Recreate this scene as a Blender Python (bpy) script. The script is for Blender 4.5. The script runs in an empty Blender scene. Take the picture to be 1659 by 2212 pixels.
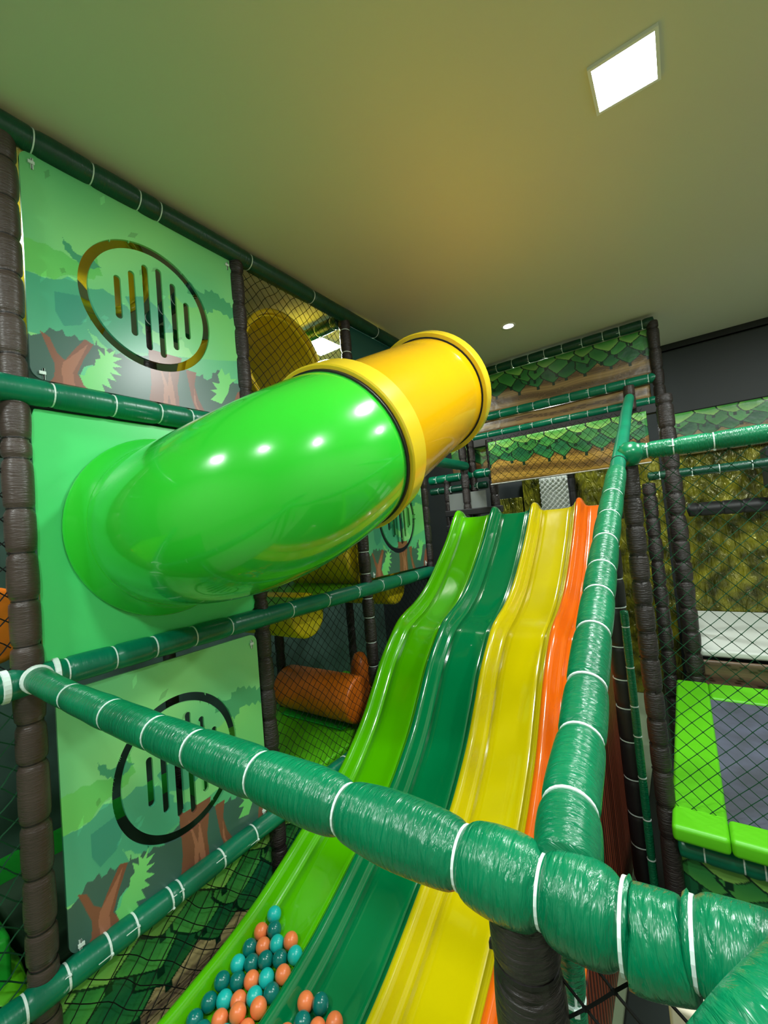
import bpy, math, random
import numpy as np
from mathutils import Vector, Matrix, noise

random.seed(7)
S = bpy.context.scene
COL = S.collection
PI = math.pi
EYE = 2.32                      # height of the camera above the pit floor

# ------------------------------------------------------------------ camera
W, H = 1659, 2212
F = 911.26
RO, PT, YA = -0.0883, 0.0422, 0.6143
cy, sy, cp, sp = math.cos(YA), math.sin(YA), math.cos(PT), math.sin(PT)
FW = Vector((-sy*cp, cy*cp, sp)); RT0 = Vector((cy, sy, 0)); UP0 = RT0.cross(FW)
RT = RT0*math.cos(RO) + UP0*math.sin(RO)
UP = -RT0*math.sin(RO) + UP0*math.cos(RO)
cam = bpy.data.cameras.new('camera'); co = bpy.data.objects.new('camera', cam); COL.objects.link(co)
cam.sensor_fit = 'HORIZONTAL'; cam.sensor_width = 36; cam.lens = 36*F/W; cam.clip_start = 0.01
co.matrix_world = Matrix(((RT.x, UP.x, -FW.x, 0), (RT.y, UP.y, -FW.y, 0), (RT.z, UP.z, -FW.z, 0), (0, 0, 0, 1)))
S.camera = co
def ray(x, y): return FW + RT*((x-W/2)/F) - UP*((y-H/2)/F)
def at(ax, v, x, y):
    d = ray(x, y); return d*(v/d[ax])

# ------------------------------------------------------------------ materials
def lin(c):
    if isinstance(c, str):
        c = [int(c[i:i+2], 16)/255 for i in (0, 2, 4)]
    return tuple((v/12.92 if v <= .04045 else ((v+.055)/1.055)**2.4) for v in c)
def srgb4(c): return (*lin(c), 1)
class N:
    def __init__(s, m): s.t = m.node_tree; s.n = s.t.nodes; s.b = s.n['Principled BSDF']
    def new(s, t, **k):
        n = s.n.new(t)
        for a, v in k.items():
            if a in n.inputs: n.inputs[a].default_value = v
            else: setattr(n, a, v)
        return n
    def l(s, a, b): s.t.links.new(a, b)
def mat(name, col, rough=.4, spec=.5, coat=0, coatr=.05, metal=0):
    m = bpy.data.materials.new(name); m.use_nodes = True
    n = N(m); b = n.b
    b.inputs['Base Color'].default_value = srgb4(col)
    b.inputs['Roughness'].default_value = rough
    b.inputs['Specular IOR Level'].default_value = spec
    b.inputs['Coat Weight'].default_value = coat
    b.inputs['Coat Roughness'].default_value = coatr
    b.inputs['Metallic'].default_value = metal
    return m
def mottle(m, c1, c2, scale=3, detail=3, coord='Object', lo=.35, hi=.65):
    n = N(m); tc = n.new('ShaderNodeTexCoord'); no = n.new('ShaderNodeTexNoise', Scale=scale, Detail=detail)
    r = n.new('ShaderNodeValToRGB'); r.color_ramp.elements[0].color = srgb4(c1); r.color_ramp.elements[1].color = srgb4(c2)
    r.color_ramp.elements[0].position = lo; r.color_ramp.elements[1].position = hi
    n.l(tc.outputs[coord], no.inputs['Vector']); n.l(no.outputs['Fac'], r.inputs['Fac']); n.l(r.outputs['Color'], n.b.inputs['Base Color'])
    return m
def bump(m, scale=(1, 1, 1), nscale=10, strength=.3, dist=.01, coord='UV', detail=3, distort=0.0):
    n = N(m); tc = n.new('ShaderNodeTexCoord'); mp = n.new('ShaderNodeMapping'); mp.inputs['Scale'].default_value = scale
    no = n.new('ShaderNodeTexNoise', Scale=nscale, Detail=detail); no.inputs['Distortion'].default_value = distort
    bp = n.new('ShaderNodeBump', Strength=strength, Distance=dist)
    n.l(tc.outputs[coord], mp.inputs['Vector']); n.l(mp.outputs['Vector'], no.inputs['Vector'])
    n.l(no.outputs['Fac'], bp.inputs['Height'])
    old = n.b.inputs['Normal'].links
    if old: n.l(old[0].from_socket, bp.inputs['Normal'])
    n.l(bp.outputs['Normal'], n.b.inputs['Normal'])
    return m

M = {}
def vinyl(name, c1, c2, rough, st, nsc=14):
    m = mat(name, c1, rough, .5); mottle(m, c1, c2, 6)
    bump(m, (.45, 8, 1), nsc, st, .012, 'UV', 4, .6)      # creases that run along the sleeve
    return m
M['green_vinyl'] = vinyl('green_vinyl', '006440', '00754b', .26, .5)
M['green_vinyl_smooth'] = vinyl('green_vinyl_smooth', '00654a', '007352', .3, .12, 8)
M['dark_green_vinyl'] = vinyl('dark_green_vinyl', '073a2b', '094632', .32, .25)
M['brown_vinyl'] = vinyl('brown_vinyl', '40342f', '4a3d38', .36, .3, 18)
M['dark_brown_vinyl'] = vinyl('dark_brown_vinyl', '231d1d', '2c2524', .38, .6, 16)
M['tie_white'] = mat('tie_white', 'd8e8e2', .35)
M['tie_dark'] = mat('tie_dark', '15100f', .5)
M['green_gloss'] = mat('green_gloss', '2fc62f', .2, .5, .8, .04)
M['yellow_gloss'] = mat('yellow_gloss', 'dda800', .22, .5, .6, .05)
M['yellow_flange'] = mat('yellow_flange', 'e2c224', .25, .5, .5, .05)
M['lime_slide'] = mat('lime_slide', '50b000', .16, .5, 1, .04)
M['dark_slide'] = mat('dark_slide', '007440', .16, .5, 1, .04)
M['yellow_slide'] = mat('yellow_slide', 'c8b800', .18, .5, 1, .05)
M['orange_slide'] = mat('orange_slide', 'e0640a', .16, .5, 1, .04)
for k in ('lime_slide', 'dark_slide', 'yellow_slide', 'orange_slide', 'green_gloss', 'yellow_gloss'):
    bump(M[k], (1, 1, 1), 5, .12, .02, 'Object', 2)
M['panel_green'] = mat('panel_green', '4bdc78', .28, .5)
M['panel_dark_green'] = mat('panel_dark_green', '0d4a42', .4)
M['ceiling'] = mat('ceiling', 'd6d2bc', .7, .3)
bump(M['ceiling'], (1, 1, 1), 1.2, .25, .05, 'Object', 2)
M['wall_dark'] = mat('wall_dark', '24292b', .5); M['wall_pale'] = mat('wall_pale', 'b4b2a2', .7)
M['wall_green'] = mat('wall_green', '3c5650', .6); mottle(M['wall_green'], '31483f', '48665c', 2)
M['black'] = mat('black', '141416', .5)
M['charcoal'] = mat('charcoal', '1f2324', .55)
M['net'] = mat('net', '0c0f0d', .8, .2)
M['net_green'] = mat('net_green', '0a3d22', .7, .2)
M['yellow_pad'] = mat('yellow_pad', 'e8cf1a', .35); bump(M['yellow_pad'], (1, 1, 1), 14, .4, .01, 'Object')
M['orange_pad'] = mat('orange_pad', 'e8761a', .35); bump(M['orange_pad'], (1, 1, 1), 14, .4, .01, 'Object')
M['lime_pad'] = mat('lime_pad', '58bc12', .4); bump(M['lime_pad'], (1, 1, 1), 5, .3, .02, 'Object')
M['green_mat'] = mat('green_mat', '17a52a', .45); bump(M['green_mat'], (1, 1, 1), 6, .3, .02, 'Object')
M['tramp_bed'] = mat('tramp_bed', '4a4e5a', .7); mottle(M['tramp_bed'], '41454f', '53586a', 5)
M['silver'] = mat('silver', 'c8c8c0', .35, metal=.2)
M['grey_mesh'] = mat('grey_mesh', 'c4cac2', .5)
M['ball_orange'] = mat('ball_orange', 'f08048', .32)
M['ball_teal'] = mat('ball_teal', '18b8b0', .3)
M['ball_dark_teal'] = mat('ball_dark_teal', '067068', .22)
M['floor'] = mat('floor', '7f8f70', .6)
M['deck'] = mat('deck', '1a2420', .6)
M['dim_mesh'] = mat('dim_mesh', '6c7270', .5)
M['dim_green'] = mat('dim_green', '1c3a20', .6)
M['beige'] = mat('beige', 'cfc4ae', .6)
M['fixture_white'] = mat('fixture_white', 'e8e8e8', .4)

def attr_mat(name, rough=.35, bumpy=.0):
    m = mat(name, 'ffffff', rough); n = N(m)
    a = n.new('ShaderNodeAttribute'); a.attribute_name = 'art'
    n.l(a.outputs['Color'], n.b.inputs['Base Color'])
    if bumpy: bump(m, (1, 1, 1), 6, bumpy, .02, 'Object')
    return m
M['print'] = attr_mat('printed_panel', .3)
M['print_vinyl'] = attr_mat('printed_vinyl', .33, .35)

def emis(name, col, st):
    m = bpy.data.materials.new(name); m.use_nodes = True; n = N(m)
    n.b.inputs['Base Color'].default_value = (0, 0, 0, 1)
    n.b.inputs['Emission Color'].default_value = srgb4(col); n.b.inputs['Emission Strength'].default_value = st
    return m
M['led'] = emis('led', 'f0fbff', 9); M['spot_led'] = emis('spot_led', 'fff4e0', 14)

# wood cladding with vertical flutes
def wood_flutes():
    m = mat('wood_flutes', '6a2c18', .45); n = N(m); tc = n.new('ShaderNodeTexCoord')
    w = n.new('ShaderNodeTexWave', Scale=6.5, Distortion=.8, Detail=2); w.bands_direction = 'Y'
    r = n.new('ShaderNodeValToRGB'); r.color_ramp.elements[0].color = srgb4('260a05'); r.color_ramp.elements[1].color = srgb4('8c3c20')
    n.l(tc.outputs['Object'], w.inputs['Vector']); n.l(w.outputs['Fac'], r.inputs['Fac']); n.l(r.outputs['Color'], n.b.inputs['Base Color'])
    b = n.new('ShaderNodeBump', Strength=.5, Distance=.005); n.l(w.outputs['Fac'], b.inputs['Height']); n.l(b.outputs['Normal'], n.b.inputs['Normal'])
    return m
M['wood_flutes'] = wood_flutes()
def olive_film():
    m = mat('olive_film', '5c5a12', .12, 1.0, metal=.35); mottle(m, '3c3e08', '9a9622', 5, 6, 'Object', .38, .66)
    bump(m, (1, 1, .35), 16, 1.0, .06, 'Object', 5, 1.0)
    return m
M['olive_film'] = olive_film()

# ------------------------------------------------------------------ builders
def link(name, verts, faces, m, parent=None, smooth=False, mats=None, midx=None, uv=None):
    me = bpy.data.meshes.new(name); me.from_pydata([tuple(v) for v in verts], [], faces); me.update()
    for mm in (mats or [m]): me.materials.append(mm)
    if midx is not None: me.polygons.foreach_set('material_index', midx)
    if smooth: me.polygons.foreach_set('use_smooth', [True]*len(me.polygons))
    if uv is not None:
        ul = me.uv_layers.new(name='UVMap')
        li = np.zeros(len(me.loops), int); me.loops.foreach_get('vertex_index', li)
        ul.data.foreach_set('uv', np.array(uv, float)[li].ravel())
    o = bpy.data.objects.new(name, me); COL.objects.link(o)
    if parent: o.parent = parent; o.matrix_parent_inverse = Matrix.Identity(4)
    return o
def tag(o, label=None, cat=None, group=None, kind=None):
    if label: o['label'] = label
    if cat: o['category'] = cat
    if group: o['group'] = group
    if kind: o['kind'] = kind
    return o
def empty(name, loc=(0, 0, 0), label=None, cat=None, group=None):
    o = bpy.data.objects.new(name, None); COL.objects.link(o); o.location = loc; o.empty_display_size = .1
    return tag(o, label, cat, group)
def box(lo, hi):
    x0, y0, z0 = lo; x1, y1, z1 = hi
    v = [(x0, y0, z0), (x1, y0, z0), (x1, y1, z0), (x0, y1, z0), (x0, y0, z1), (x1, y0, z1), (x1, y1, z1), (x0, y1, z1)]
    f = [(0, 3, 2, 1), (4, 5, 6, 7), (0, 1, 5, 4), (1, 2, 6, 5), (2, 3, 7, 6), (3, 0, 4, 7)]
    return v, f
def boxo(name, lo, hi, m, parent=None, bev=0):
    loc = parent.location if parent else Vector((0, 0, 0))
    v, f = box(lo, hi); c = [(lo[i]+hi[i])/2 for i in range(3)]
    if parent:
        o = link(name, [Vector(p)-loc for p in v], f, m, parent)
    else:
        o = link(name, [Vector(p)-Vector(c) for p in v], f, m); o.location = c
    if bev:
        b = o.modifiers.new('bevel', 'BEVEL'); b.width = bev; b.segments = 3
        o.data.polygons.foreach_set('use_smooth', [True]*len(o.data.polygons))
        w = o.modifiers.new('wn', 'WEIGHTED_NORMAL')
    return o

def resample(pts, step):
    P = [Vector(p) for p in pts]
    if len(P) == 2:
        dense = [P[0].lerp(P[1], i/200) for i in range(201)]
    else:
        dense = []
        Q = [P[0]*2-P[1]] + P + [P[-1]*2-P[-2]]
        for i in range(1, len(Q)-2):
            a, b, c, d = Q[i-1:i+3]
            for k in range(40):
                t = k/40
                dense.append(.5*((2*b)+(c-a)*t+(2*a-5*b+4*c-d)*t*t+(3*b-a-3*c+d)*t**3))
        dense.append(P[-1])
    L = [0]
    for i in range(1, len(dense)): L.append(L[-1]+(dense[i]-dense[i-1]).length)
    n = max(2, int(L[-1]/step)); out = []; j = 0
    for k in range(n+1):
        s = L[-1]*k/n
        while j < len(L)-2 and L[j+1] < s: j += 1
        t = (s-L[j])/max(1e-9, L[j+1]-L[j]); out.append((s, dense[j].lerp(dense[j+1], min(1, max(0, t)))))
    return out, L[-1]
def frames(P):
    T = []
    for i in range(len(P)):
        t = (P[min(i+1, len(P)-1)]-P[max(i-1, 0)]).normalized(); T.append(t)
    ref = Vector((0, 0, 1)) if abs(T[0].z) < .9 else Vector((1, 0, 0))
    u = T[0].cross(ref).normalized(); out = []
    for t in T:
        u = (u-t*u.dot(t)).normalized(); out.append((u, t.cross(u), t))
    return out
def sweep(path, rad, seg=24, cap=True):
    """path: list of points, rad: function(index)->radius"""
    fr = frames(path); V = []; UV = []; Fc = []; s = 0
    for i, p in enumerate(path):
        if i: s += (p-path[i-1]).length
        u, v, t = fr[i]; r = rad(i)
        for k in range(seg):
            a = 2*PI*k/seg; V.append(p+u*(r*math.cos(a))+v*(r*math.sin(a))); UV.append((abs(k/seg-.5)*2*.5, s))
        if i:
            b = i*seg
            for k in range(seg):
                k2 = (k+1) % seg; Fc.append((b-seg+k, b-seg+k2, b+k2, b+k))
    if cap:
        V.append(path[0]-fr[0][2]*rad(0)*.25); UV.append((0, 0)); c0 = len(V)-1
        V.append(path[-1]+fr[-1][2]*rad(len(path)-1)*.25); UV.append((0, s)); c1 = len(V)-1
        b = (len(path)-1)*seg
        for k in range(seg):
            k2 = (k+1) % seg; Fc.append((c0, k2, k)); Fc.append((c1, b+k, b+k2))
    return V, Fc, UV

def tie_mesh(R, m, w=.0035, th=.0025, tail=.035):
    V = []; Fc = []; seg = 24
    prof = [(R-.004, -w), (R+th, -w*.7), (R+th, w*.7), (R-.004, w)]
    for k in range(seg):
        a = 2*PI*k/seg
        for r, z in prof: V.append((r*math.cos(a), r*math.sin(a), z))
    for k in range(seg):
        k2 = (k+1) % seg
        for j in range(4):
            j2 = (j+1) % 4; Fc.append((k*4+j, k2*4+j, k2*4+j2, k*4+j2))
    if tail:
        b = len(V); x = R+th; bx, bf = box((x-.002, -.004, -.004), (x+.007, .004, .005))   # lock
        V += bx; Fc += [tuple(i+b for i in q) for q in bf]
        b = len(V); bx, bf = box((x, -.0018, -tail), (x+.002, .0018, -.003))
        V += bx; Fc += [tuple(i+b for i in q) for q in bf]
    me = bpy.data.meshes.new('zip_tie'); me.from_pydata(V, [], Fc); me.materials.append(m); return me
TIES = {}
def tie_at(parent, p, t, R, white=True, ang=0, wide=1.0, tail=.03):
    key = (round(R, 4), white, wide, tail)
    if key not in TIES: TIES[key] = tie_mesh(R, M['tie_white' if white else 'tie_dark'], .0035*wide, .0022, tail)
    o = bpy.data.objects.new('zip_tie', TIES[key]); COL.objects.link(o); o.parent = parent
    z = t.normalized(); x = z.cross(Vector((0, 0, 1)) if abs(z.z) < .9 else Vector((0, 1, 0))).normalized(); y = z.cross(x)
    ca, sa = math.cos(ang), math.sin(ang); x2 = x*ca+y*sa; y2 = -x*sa+y*ca
    o.matrix_local = Matrix(((x2.x, y2.x, z.x, p.x), (x2.y, y2.y, z.y, p.y), (x2.z, y2.z, z.z, p.z), (0, 0, 0, 1)))
    return o
def foam(name, pts, R, m, label, cat, ties=None, step=.012, seg=20, white=True, pinch=.13, bulge=.06, wob=.0, group=None, tail=.03, tiew=1.0, rfun=None, dense=None):
    """padded pipe: a vinyl sleeve pinched at each cable tie, the ties are parts"""
    pl, L = resample(pts, step)
    if ties is None:
        k = max(1, round(L/.19)); ties = [L*(i+.5+random.uniform(-.12, .12))/k for i in range(k)]
    root = empty(name, pl[0][1], label, cat, group)
    o0 = Vector(pl[0][1]); path = [p-o0 for s, p in pl]; ss = [s for s, p in pl]
    sd = random.uniform(0, 99)
    cuts = [0]+list(ties)+[L]
    def rad(i):
        s = ss[i]; r = R
        for j in range(len(cuts)-1):
            if cuts[j] <= s <= cuts[j+1]:
                q = (s-cuts[j])/max(1e-6, cuts[j+1]-cuts[j]); bb = bulge(s) if callable(bulge) else bulge; r *= 1+bb*(4*q*(1-q))**.5-bb*.5
                break
        d = min(abs(s-t) for t in ties) if ties else 9
        r *= 1-pinch*math.exp(-(d/.009)**2)
        if wob: r *= 1+wob*noise.noise(Vector((s*7, sd, 0)))
        if rfun: r *= rfun(s)
        return r
    V, Fc, UV = sweep(path, rad, seg)
    link('foam_sleeve', V, Fc, m, root, True, uv=UV)
    for t in ties:
        i = min(range(len(ss)), key=lambda q: abs(ss[q]-t))
        tv = path[min(i+1, len(path)-1)]-path[max(i-1, 0)]
        tie_at(root, path[i], tv, rad(i)*1.02, white, random.uniform(-.6, 2.2), tiew, tail)
    return root

def clip_seg(p, q, poly=None):  # clip 2D segment to unit rect given as w,h
    (x0, y0), (x1, y1), w, h = p, q, *poly
    t0, t1 = 0, 1; dx, dy = x1-x0, y1-y0
    for pp, qq in ((-dx, x0), (dx, w-x0), (-dy, y0), (dy, h-y0)):
        if abs(pp) < 1e-9:
            if qq < 0: return None
            continue
        r = qq/pp
        if pp < 0: t0 = max(t0, r)
        else: t1 = min(t1, r)
    if t0 >= t1: return None
    return (x0+dx*t0, y0+dy*t0), (x0+dx*t1, y0+dy*t1)
def net(name, A, U, Vv, w, h, cell, r, m, label, square=False, knots=False, sag=.3):
    A, U, Vv = Vector(A), Vector(U).normalized(), Vector(Vv).normalized(); Nn = U.cross(Vv)
    lines = []
    if square:
        k = 0
        while k*cell <= w: lines.append(((k*cell, 0), (k*cell, h))); k += 1
        k = 0
        while k*cell <= h: lines.append(((0, k*cell), (w, k*cell))); k += 1
    else:
        c = cell*1.414; k = -int(h/c)-1
        while k*c < w+h:
            for q in (((k*c, 0), (k*c+h, h)), ((k*c, 0), (k*c-h, h))):
                s = clip_seg(q[0], q[1], (w, h))
                if s: lines.append(s)
            k += 1
    V = []; Fc = []
    def disp(x, y):
        n1 = noise.noise(Vector((x*6, y*6, 3.1))); n2 = noise.noise(Vector((x*6, y*6, 9.7))); e = min(1, min(x, w-x, y, h-y)/.05+.0)
        return n1*cell*sag*e, n2*cell*sag*e
    for (x0, y0), (x1, y1) in lines:
        d = math.hypot(x1-x0, y1-y0)
        if d < .01: continue
        n = max(1, int(d/(cell*.5))); dx, dy = (x1-x0)/d, (y1-y0)/d; pb = None
        for i in range(n+1):
            x = x0+(x1-x0)*i/n; y = y0+(y1-y0)*i/n; a, b = disp(x, y); X = x+a; Y = y+b
            base = len(V)
            for k in range(3):
                an = 2*PI*k/3; V.append(A+U*(X-dy*r*math.cos(an))+Vv*(Y+dx*r*math.cos(an))+Nn*(r*math.sin(an)))
            if i:
                for k in range(3):
                    k2 = (k+1) % 3; Fc.append((base-3+k, base-3+k2, base+k2, base+k))
    if knots and not square:
        c = cell*1.414; i = 0
        for a in range(int(2*w/c)+2):
            for b in range(int(2*h/c)+2):
                if (a+b) % 2: continue
                x, y = a*c/2, b*c/2
                if 0 <= x <= w and 0 <= y <= h:
                    g = disp(x, y); C = A+U*(x+g[0])+Vv*(y+g[1]); q = r*2.2; b0 = len(V)
                    V += [C+U*q, C-U*q, C+Vv*q, C-Vv*q, C+Nn*q, C-Nn*q]
                    for f in ((0, 2, 4), (2, 1, 4), (1, 3, 4), (3, 0, 4), (2, 0, 5), (1, 2, 5), (3, 1, 5), (0, 3, 5)): Fc.append(tuple(b0+j for j in f))
    V = [v-A for v in V]
    o = link(name, V, Fc, m); o.location = A
    return tag(o, label, 'net')

def cyl(name, c, axis, r, L, m, parent=None, seg=40, bev=.02, m2=None, mi_end=False):
    """cylinder with rounded rims, axis a unit vector, c centre"""
    ax = Vector(axis).normalized(); c = Vector(c)
    prof = [(-L/2, 0), (-L/2, r-bev), (-L/2+bev*.3, r-bev*.3), (-L/2+bev, r), (L/2-bev, r), (L/2-bev*.3, r-bev*.3), (L/2, r-bev), (L/2, 0)]
    u = ax.cross(Vector((0, 0, 1)) if abs(ax.z) < .9 else Vector((1, 0, 0))).normalized(); v = ax.cross(u)
    loc = parent.location if parent else c
    V = []; Fc = []
    for s, rr in prof:
        for k in range(seg):
            a = 2*PI*k/seg; V.append(c-loc+ax*s+u*(rr*math.cos(a))+v*(rr*math.sin(a)))
    for j in range(len(prof)-1):
        for k in range(seg):
            k2 = (k+1) % seg; Fc.append((j*seg+k, j*seg+k2, (j+1)*seg+k2, (j+1)*seg+k))
    o = link(name, V, Fc, m, parent, True)
    if not parent: o.location = c
    e = o.modifiers.new('edge', 'EDGE_SPLIT'); e.split_angle = R_(50)
    return o
def R_(d): return d*PI/180

# ------------------------------------------------------------------ printed art
def inpoly(x, y, poly):
    r = np.zeros(x.shape, bool); n = len(poly); j = n-1
    for i in range(n):
        xi, yi = poly[i]; xj, yj = poly[j]
        c = ((yi > y) != (yj > y)) & (x < (xj-xi)*(y-yi)/(yj-yi+1e-12)+xi)
        r ^= c; j = i
    return r
TEAL = [(-.1, .48), (0.03, 0.47), (0.103, 0.475), (0.158, 0.515), (0.245, 0.493), (0.299, 0.517), (0.36, 0.5), (0.45, 0.43), (0.5, 0.34), (.6, .3), (0.5, 0.2), (0.318, 0.2), (0.258, 0.2), (0.231, 0.2), (0.133, 0.2), (-.1, .2)]
SLATE = [(-.1, .19), (0.029, 0.198), (0.076, 0.245), (.1, .235), (0.125, 0.252), (0.133, 0.226), (0.17, 0.245), (0.187, 0.222), (.205, .23), (0.224, 0.211), (0.258, 0.245), (.28, .215), (0.318, 0.226), (.34, .2), (0.366, 0.217), (0.416, 0.191), (.44, .235), (0.475, 0.233), (.5, .26), (.53, .238), (0.554, 0.264), (.6, .24), (0.649, 0.265), (0.656, 0.23), (0.717, 0.224), (.75, .2), (0.802, 0.219), (.83, .19), (0.866, 0.244), (0.932, 0.291), (.95, .24), (1.038, 0.22), (1.2, .3), (1.2, -.2), (-.1, -.2)]
T1 = [(0.04, 0.22), (0.074, 0.2), (0.098, 0.137), (0.127, 0.111), (0.165, 0.172), (.21, .235), (0.245, 0.22), (0.2, 0.134), (0.172, 0.06), (0.195, 0.02), (0.275, -.05), (0.037, -.05), (0.083, 0.025), (0.088, 0.08)]
T1L = [(.115, -.02), (.112, .07), (.12, .1), (.17, .155), (.222, .215), (.19, .14), (.155, .06), (.16, .0)]
T2 = [(0.5, 0.28), (0.68, 0.28), (0.645, 0.114), (0.65, -.06), (0.478, -.06), (.505, .1)]
T2L = [(.555, -.06), (.57, .1), (.545, .24), (.59, .1), (.605, .2), (.62, .1), (.635, -.06), (.61, -.06), (.592, .06), (.575, -.06)]
T3 = [(0.7, 0.22), (0.762, 0.22), (0.745, 0.138), (0.765, .06), (0.83, -.06), (0.758, -.06), (0.722, 0.066)]
T4 = [(.96, -.06), (.985, .06), (1.03, .16), (1.1, .2), (1.1, -.06)]
B1 = [(0.179, 0.057), (.2, .06), (.215, .1), (0.245, 0.119), (.25, .15), (.272, .16), (0.262, 0.209), (.29, .18), (.29, .225), (.31, .195), (0.341, 0.225), (0.326, 0.186), (0.366, 0.185), (.325, .155), (0.365, 0.143), (.32, .13), (0.362, 0.096), (.31, .1), (0.335, 0.063), (.295, .07), (0.312, 0.022), (.27, .035), (0.285, -0.01), (0.235, -0.017), (0.195, 0.01)]
B2 = [(0.841, 0.078), (0.885, 0.12), (0.847, 0.135), (.89, .15), (.86, .185), (0.912, 0.189), (.9, .24), (0.931, 0.291), (.95, .25), (0.982, 0.275), (.99, .235), (1.035, 0.249), (.98, .2), (0.963, 0.142), (0.912, 0.064)]
LOBE = [(-.1, 0.62), (0.139, 0.625), (0.226, 0.603), (0.281, 0.669), (0.303, 0.581), (0.22, 0.521), (0.158, 0.523), (0.103, 0.471), (-.1, .47)]
LIGHT2 = [(.62, .66), (.72, .6), (.8, .62), (.86, .7), (1.1, .66), (1.1, .36), (.98, .3), (.92, .33), (.85, .27), (.8, .3), (.7, .35), (.64, .5)]
DARK2 = [(.72, .78), (.82, .72), (.9, .77), (1.1, .7), (1.1, .62), (.93, .65), (.86, .6), (.8, .66), (.74, .68)]
DARK3 = [(.14, .7), (.2, .64), (.26, .66), (.3, .62), (.24, .585), (.18, .61), (.15, .64)]
def spiky(poly, amp, step, seed):
    rng = random.Random(seed); out = []
    for i, p in enumerate(poly):
        q = poly[(i+1) % len(poly)]; out.append(p); d = math.hypot(q[0]-p[0], q[1]-p[1]); n = int(d/step)
        for k in range(1, n*2):
            t = k/(n*2); a = amp*rng.uniform(.4, 1.2)*(1 if k % 2 else -.6)
            out.append((p[0]+(q[0]-p[0])*t+(q[1]-p[1])/d*a+rng.uniform(-.3, .3)*step*.3, p[1]+(q[1]-p[1])*t-(q[0]-p[0])/d*a))
    return out
SLATE = spiky(SLATE, .011, .035, 2); LOBE = spiky(LOBE, .008, .05, 3); DARK2 = spiky(DARK2, .014, .04, 4); DARK3 = spiky(DARK3, .008, .03, 5)
LIGHT2 = spiky(LIGHT2, .012, .05, 6); TEAL = TEAL[:1]+spiky(TEAL[1:-4], .008, .05, 7)[:-8]+TEAL[-4:]
SLOTS = [(.368, .41, .60), (.438, .345, .655), (.508, .29, .72), (.58, .27, .73), (.655, .335, .68), (.728, .42, .60)]
def forest_art(x, y, sat=1.0):
    c = np.zeros(x.shape+(3,)); n1 = np.zeros(x.shape)
    def put(mask, a, b=None, t=None):
        a = np.array(lin(a)); 
        if b is None: c[mask] = a
        else: c[mask] = a+(np.array(lin(b))-a)*t[mask][:, None]
    allm = np.ones(x.shape, bool)
    wv = np.clip(.5+.25*np.sin(x*7+2*np.sin(y*5))+.25*np.sin(y*9+1.3*np.sin(x*6)), 0, 1)
    put(allm, '66c482', '8cdc88', wv)
    put(inpoly(x, y, LOBE), '78d46a', '62c566', wv)
    put(inpoly(x, y, LIGHT2), '7ccf70', '68c878', wv)
    put(inpoly(x, y, DARK2), '3f9d6a', '4aa870', wv)
    put(inpoly(x, y, DARK3), '459f74')
    jag = TEAL
    put(inpoly(x, y, jag), '3fa07c', '54b48a', wv)
    put(inpoly(x, y, [(.33, .22), (.75, .3), (.9, .33), (1.1, .38), (1.1, .2), (.33, .15)]), '4ead7c', '5cbc84', wv)
    put(inpoly(x, y, [(.1, .42), (.2, .44), (.24, .38), (.2, .3), (.13, .27), (.1, .33)]), '35937a')
    put(inpoly(x, y, [(.4, .52), (.5, .56), (.6, .5), (.66, .42), (.55, .38), (.45, .42)]), '3fa37e')
    rng = random.Random(11)
    for k in range(16):
        cx_, cy_, a_ = rng.uniform(.05, 1.0), rng.uniform(.3, .95), rng.uniform(.3, 1.3); w_, l_ = rng.uniform(.006, .014), rng.uniform(.03, .08)
        blob = [(cx_, cy_), (cx_+l_*.5*math.cos(a_)-w_*math.sin(a_), cy_+l_*.5*math.sin(a_)+w_*math.cos(a_)), (cx_+l_*math.cos(a_), cy_+l_*math.sin(a_)), (cx_+l_*.5*math.cos(a_)+w_*math.sin(a_), cy_+l_*.5*math.sin(a_)-w_*math.cos(a_))]
        m_ = inpoly(x, y, blob); c[m_] = c[m_]*(1.25 if k % 3 else .72)
    put(inpoly(x, y, SLATE), '3c6258', '44685e', wv)
    for T in (T1, T2, T3, T4): put(inpoly(x, y, T), '7c4a38', '8a5742', wv)
    for T in (T1L, T2L): put(inpoly(x, y, T), 'a86c54')
    put(inpoly(x, y, [(.742, .12), (.75, .03), (.8, -.06), (.785, -.06), (.735, .04)]), 'a86c54')
    put(inpoly(x, y, [(.18, .05), (.23, .03), (.26, .09), (.235, .12), (.2, .1)]), '5cc890')
    for B in (B1, B2): put(inpoly(x, y, B), '86e07c', '74d478', wv)
    return c
def art_grid(x, y, fn):
    h = x.shape; return fn(x.ravel(), y.ravel()).reshape(h+(3,))
def set_art(me, cols):
    a = me.color_attributes.new('art', 'FLOAT_COLOR', 'POINT')
    a.data.foreach_set('color', np.concatenate([cols, np.ones((len(cols), 1))], 1).astype(np.float32).ravel())

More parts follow.
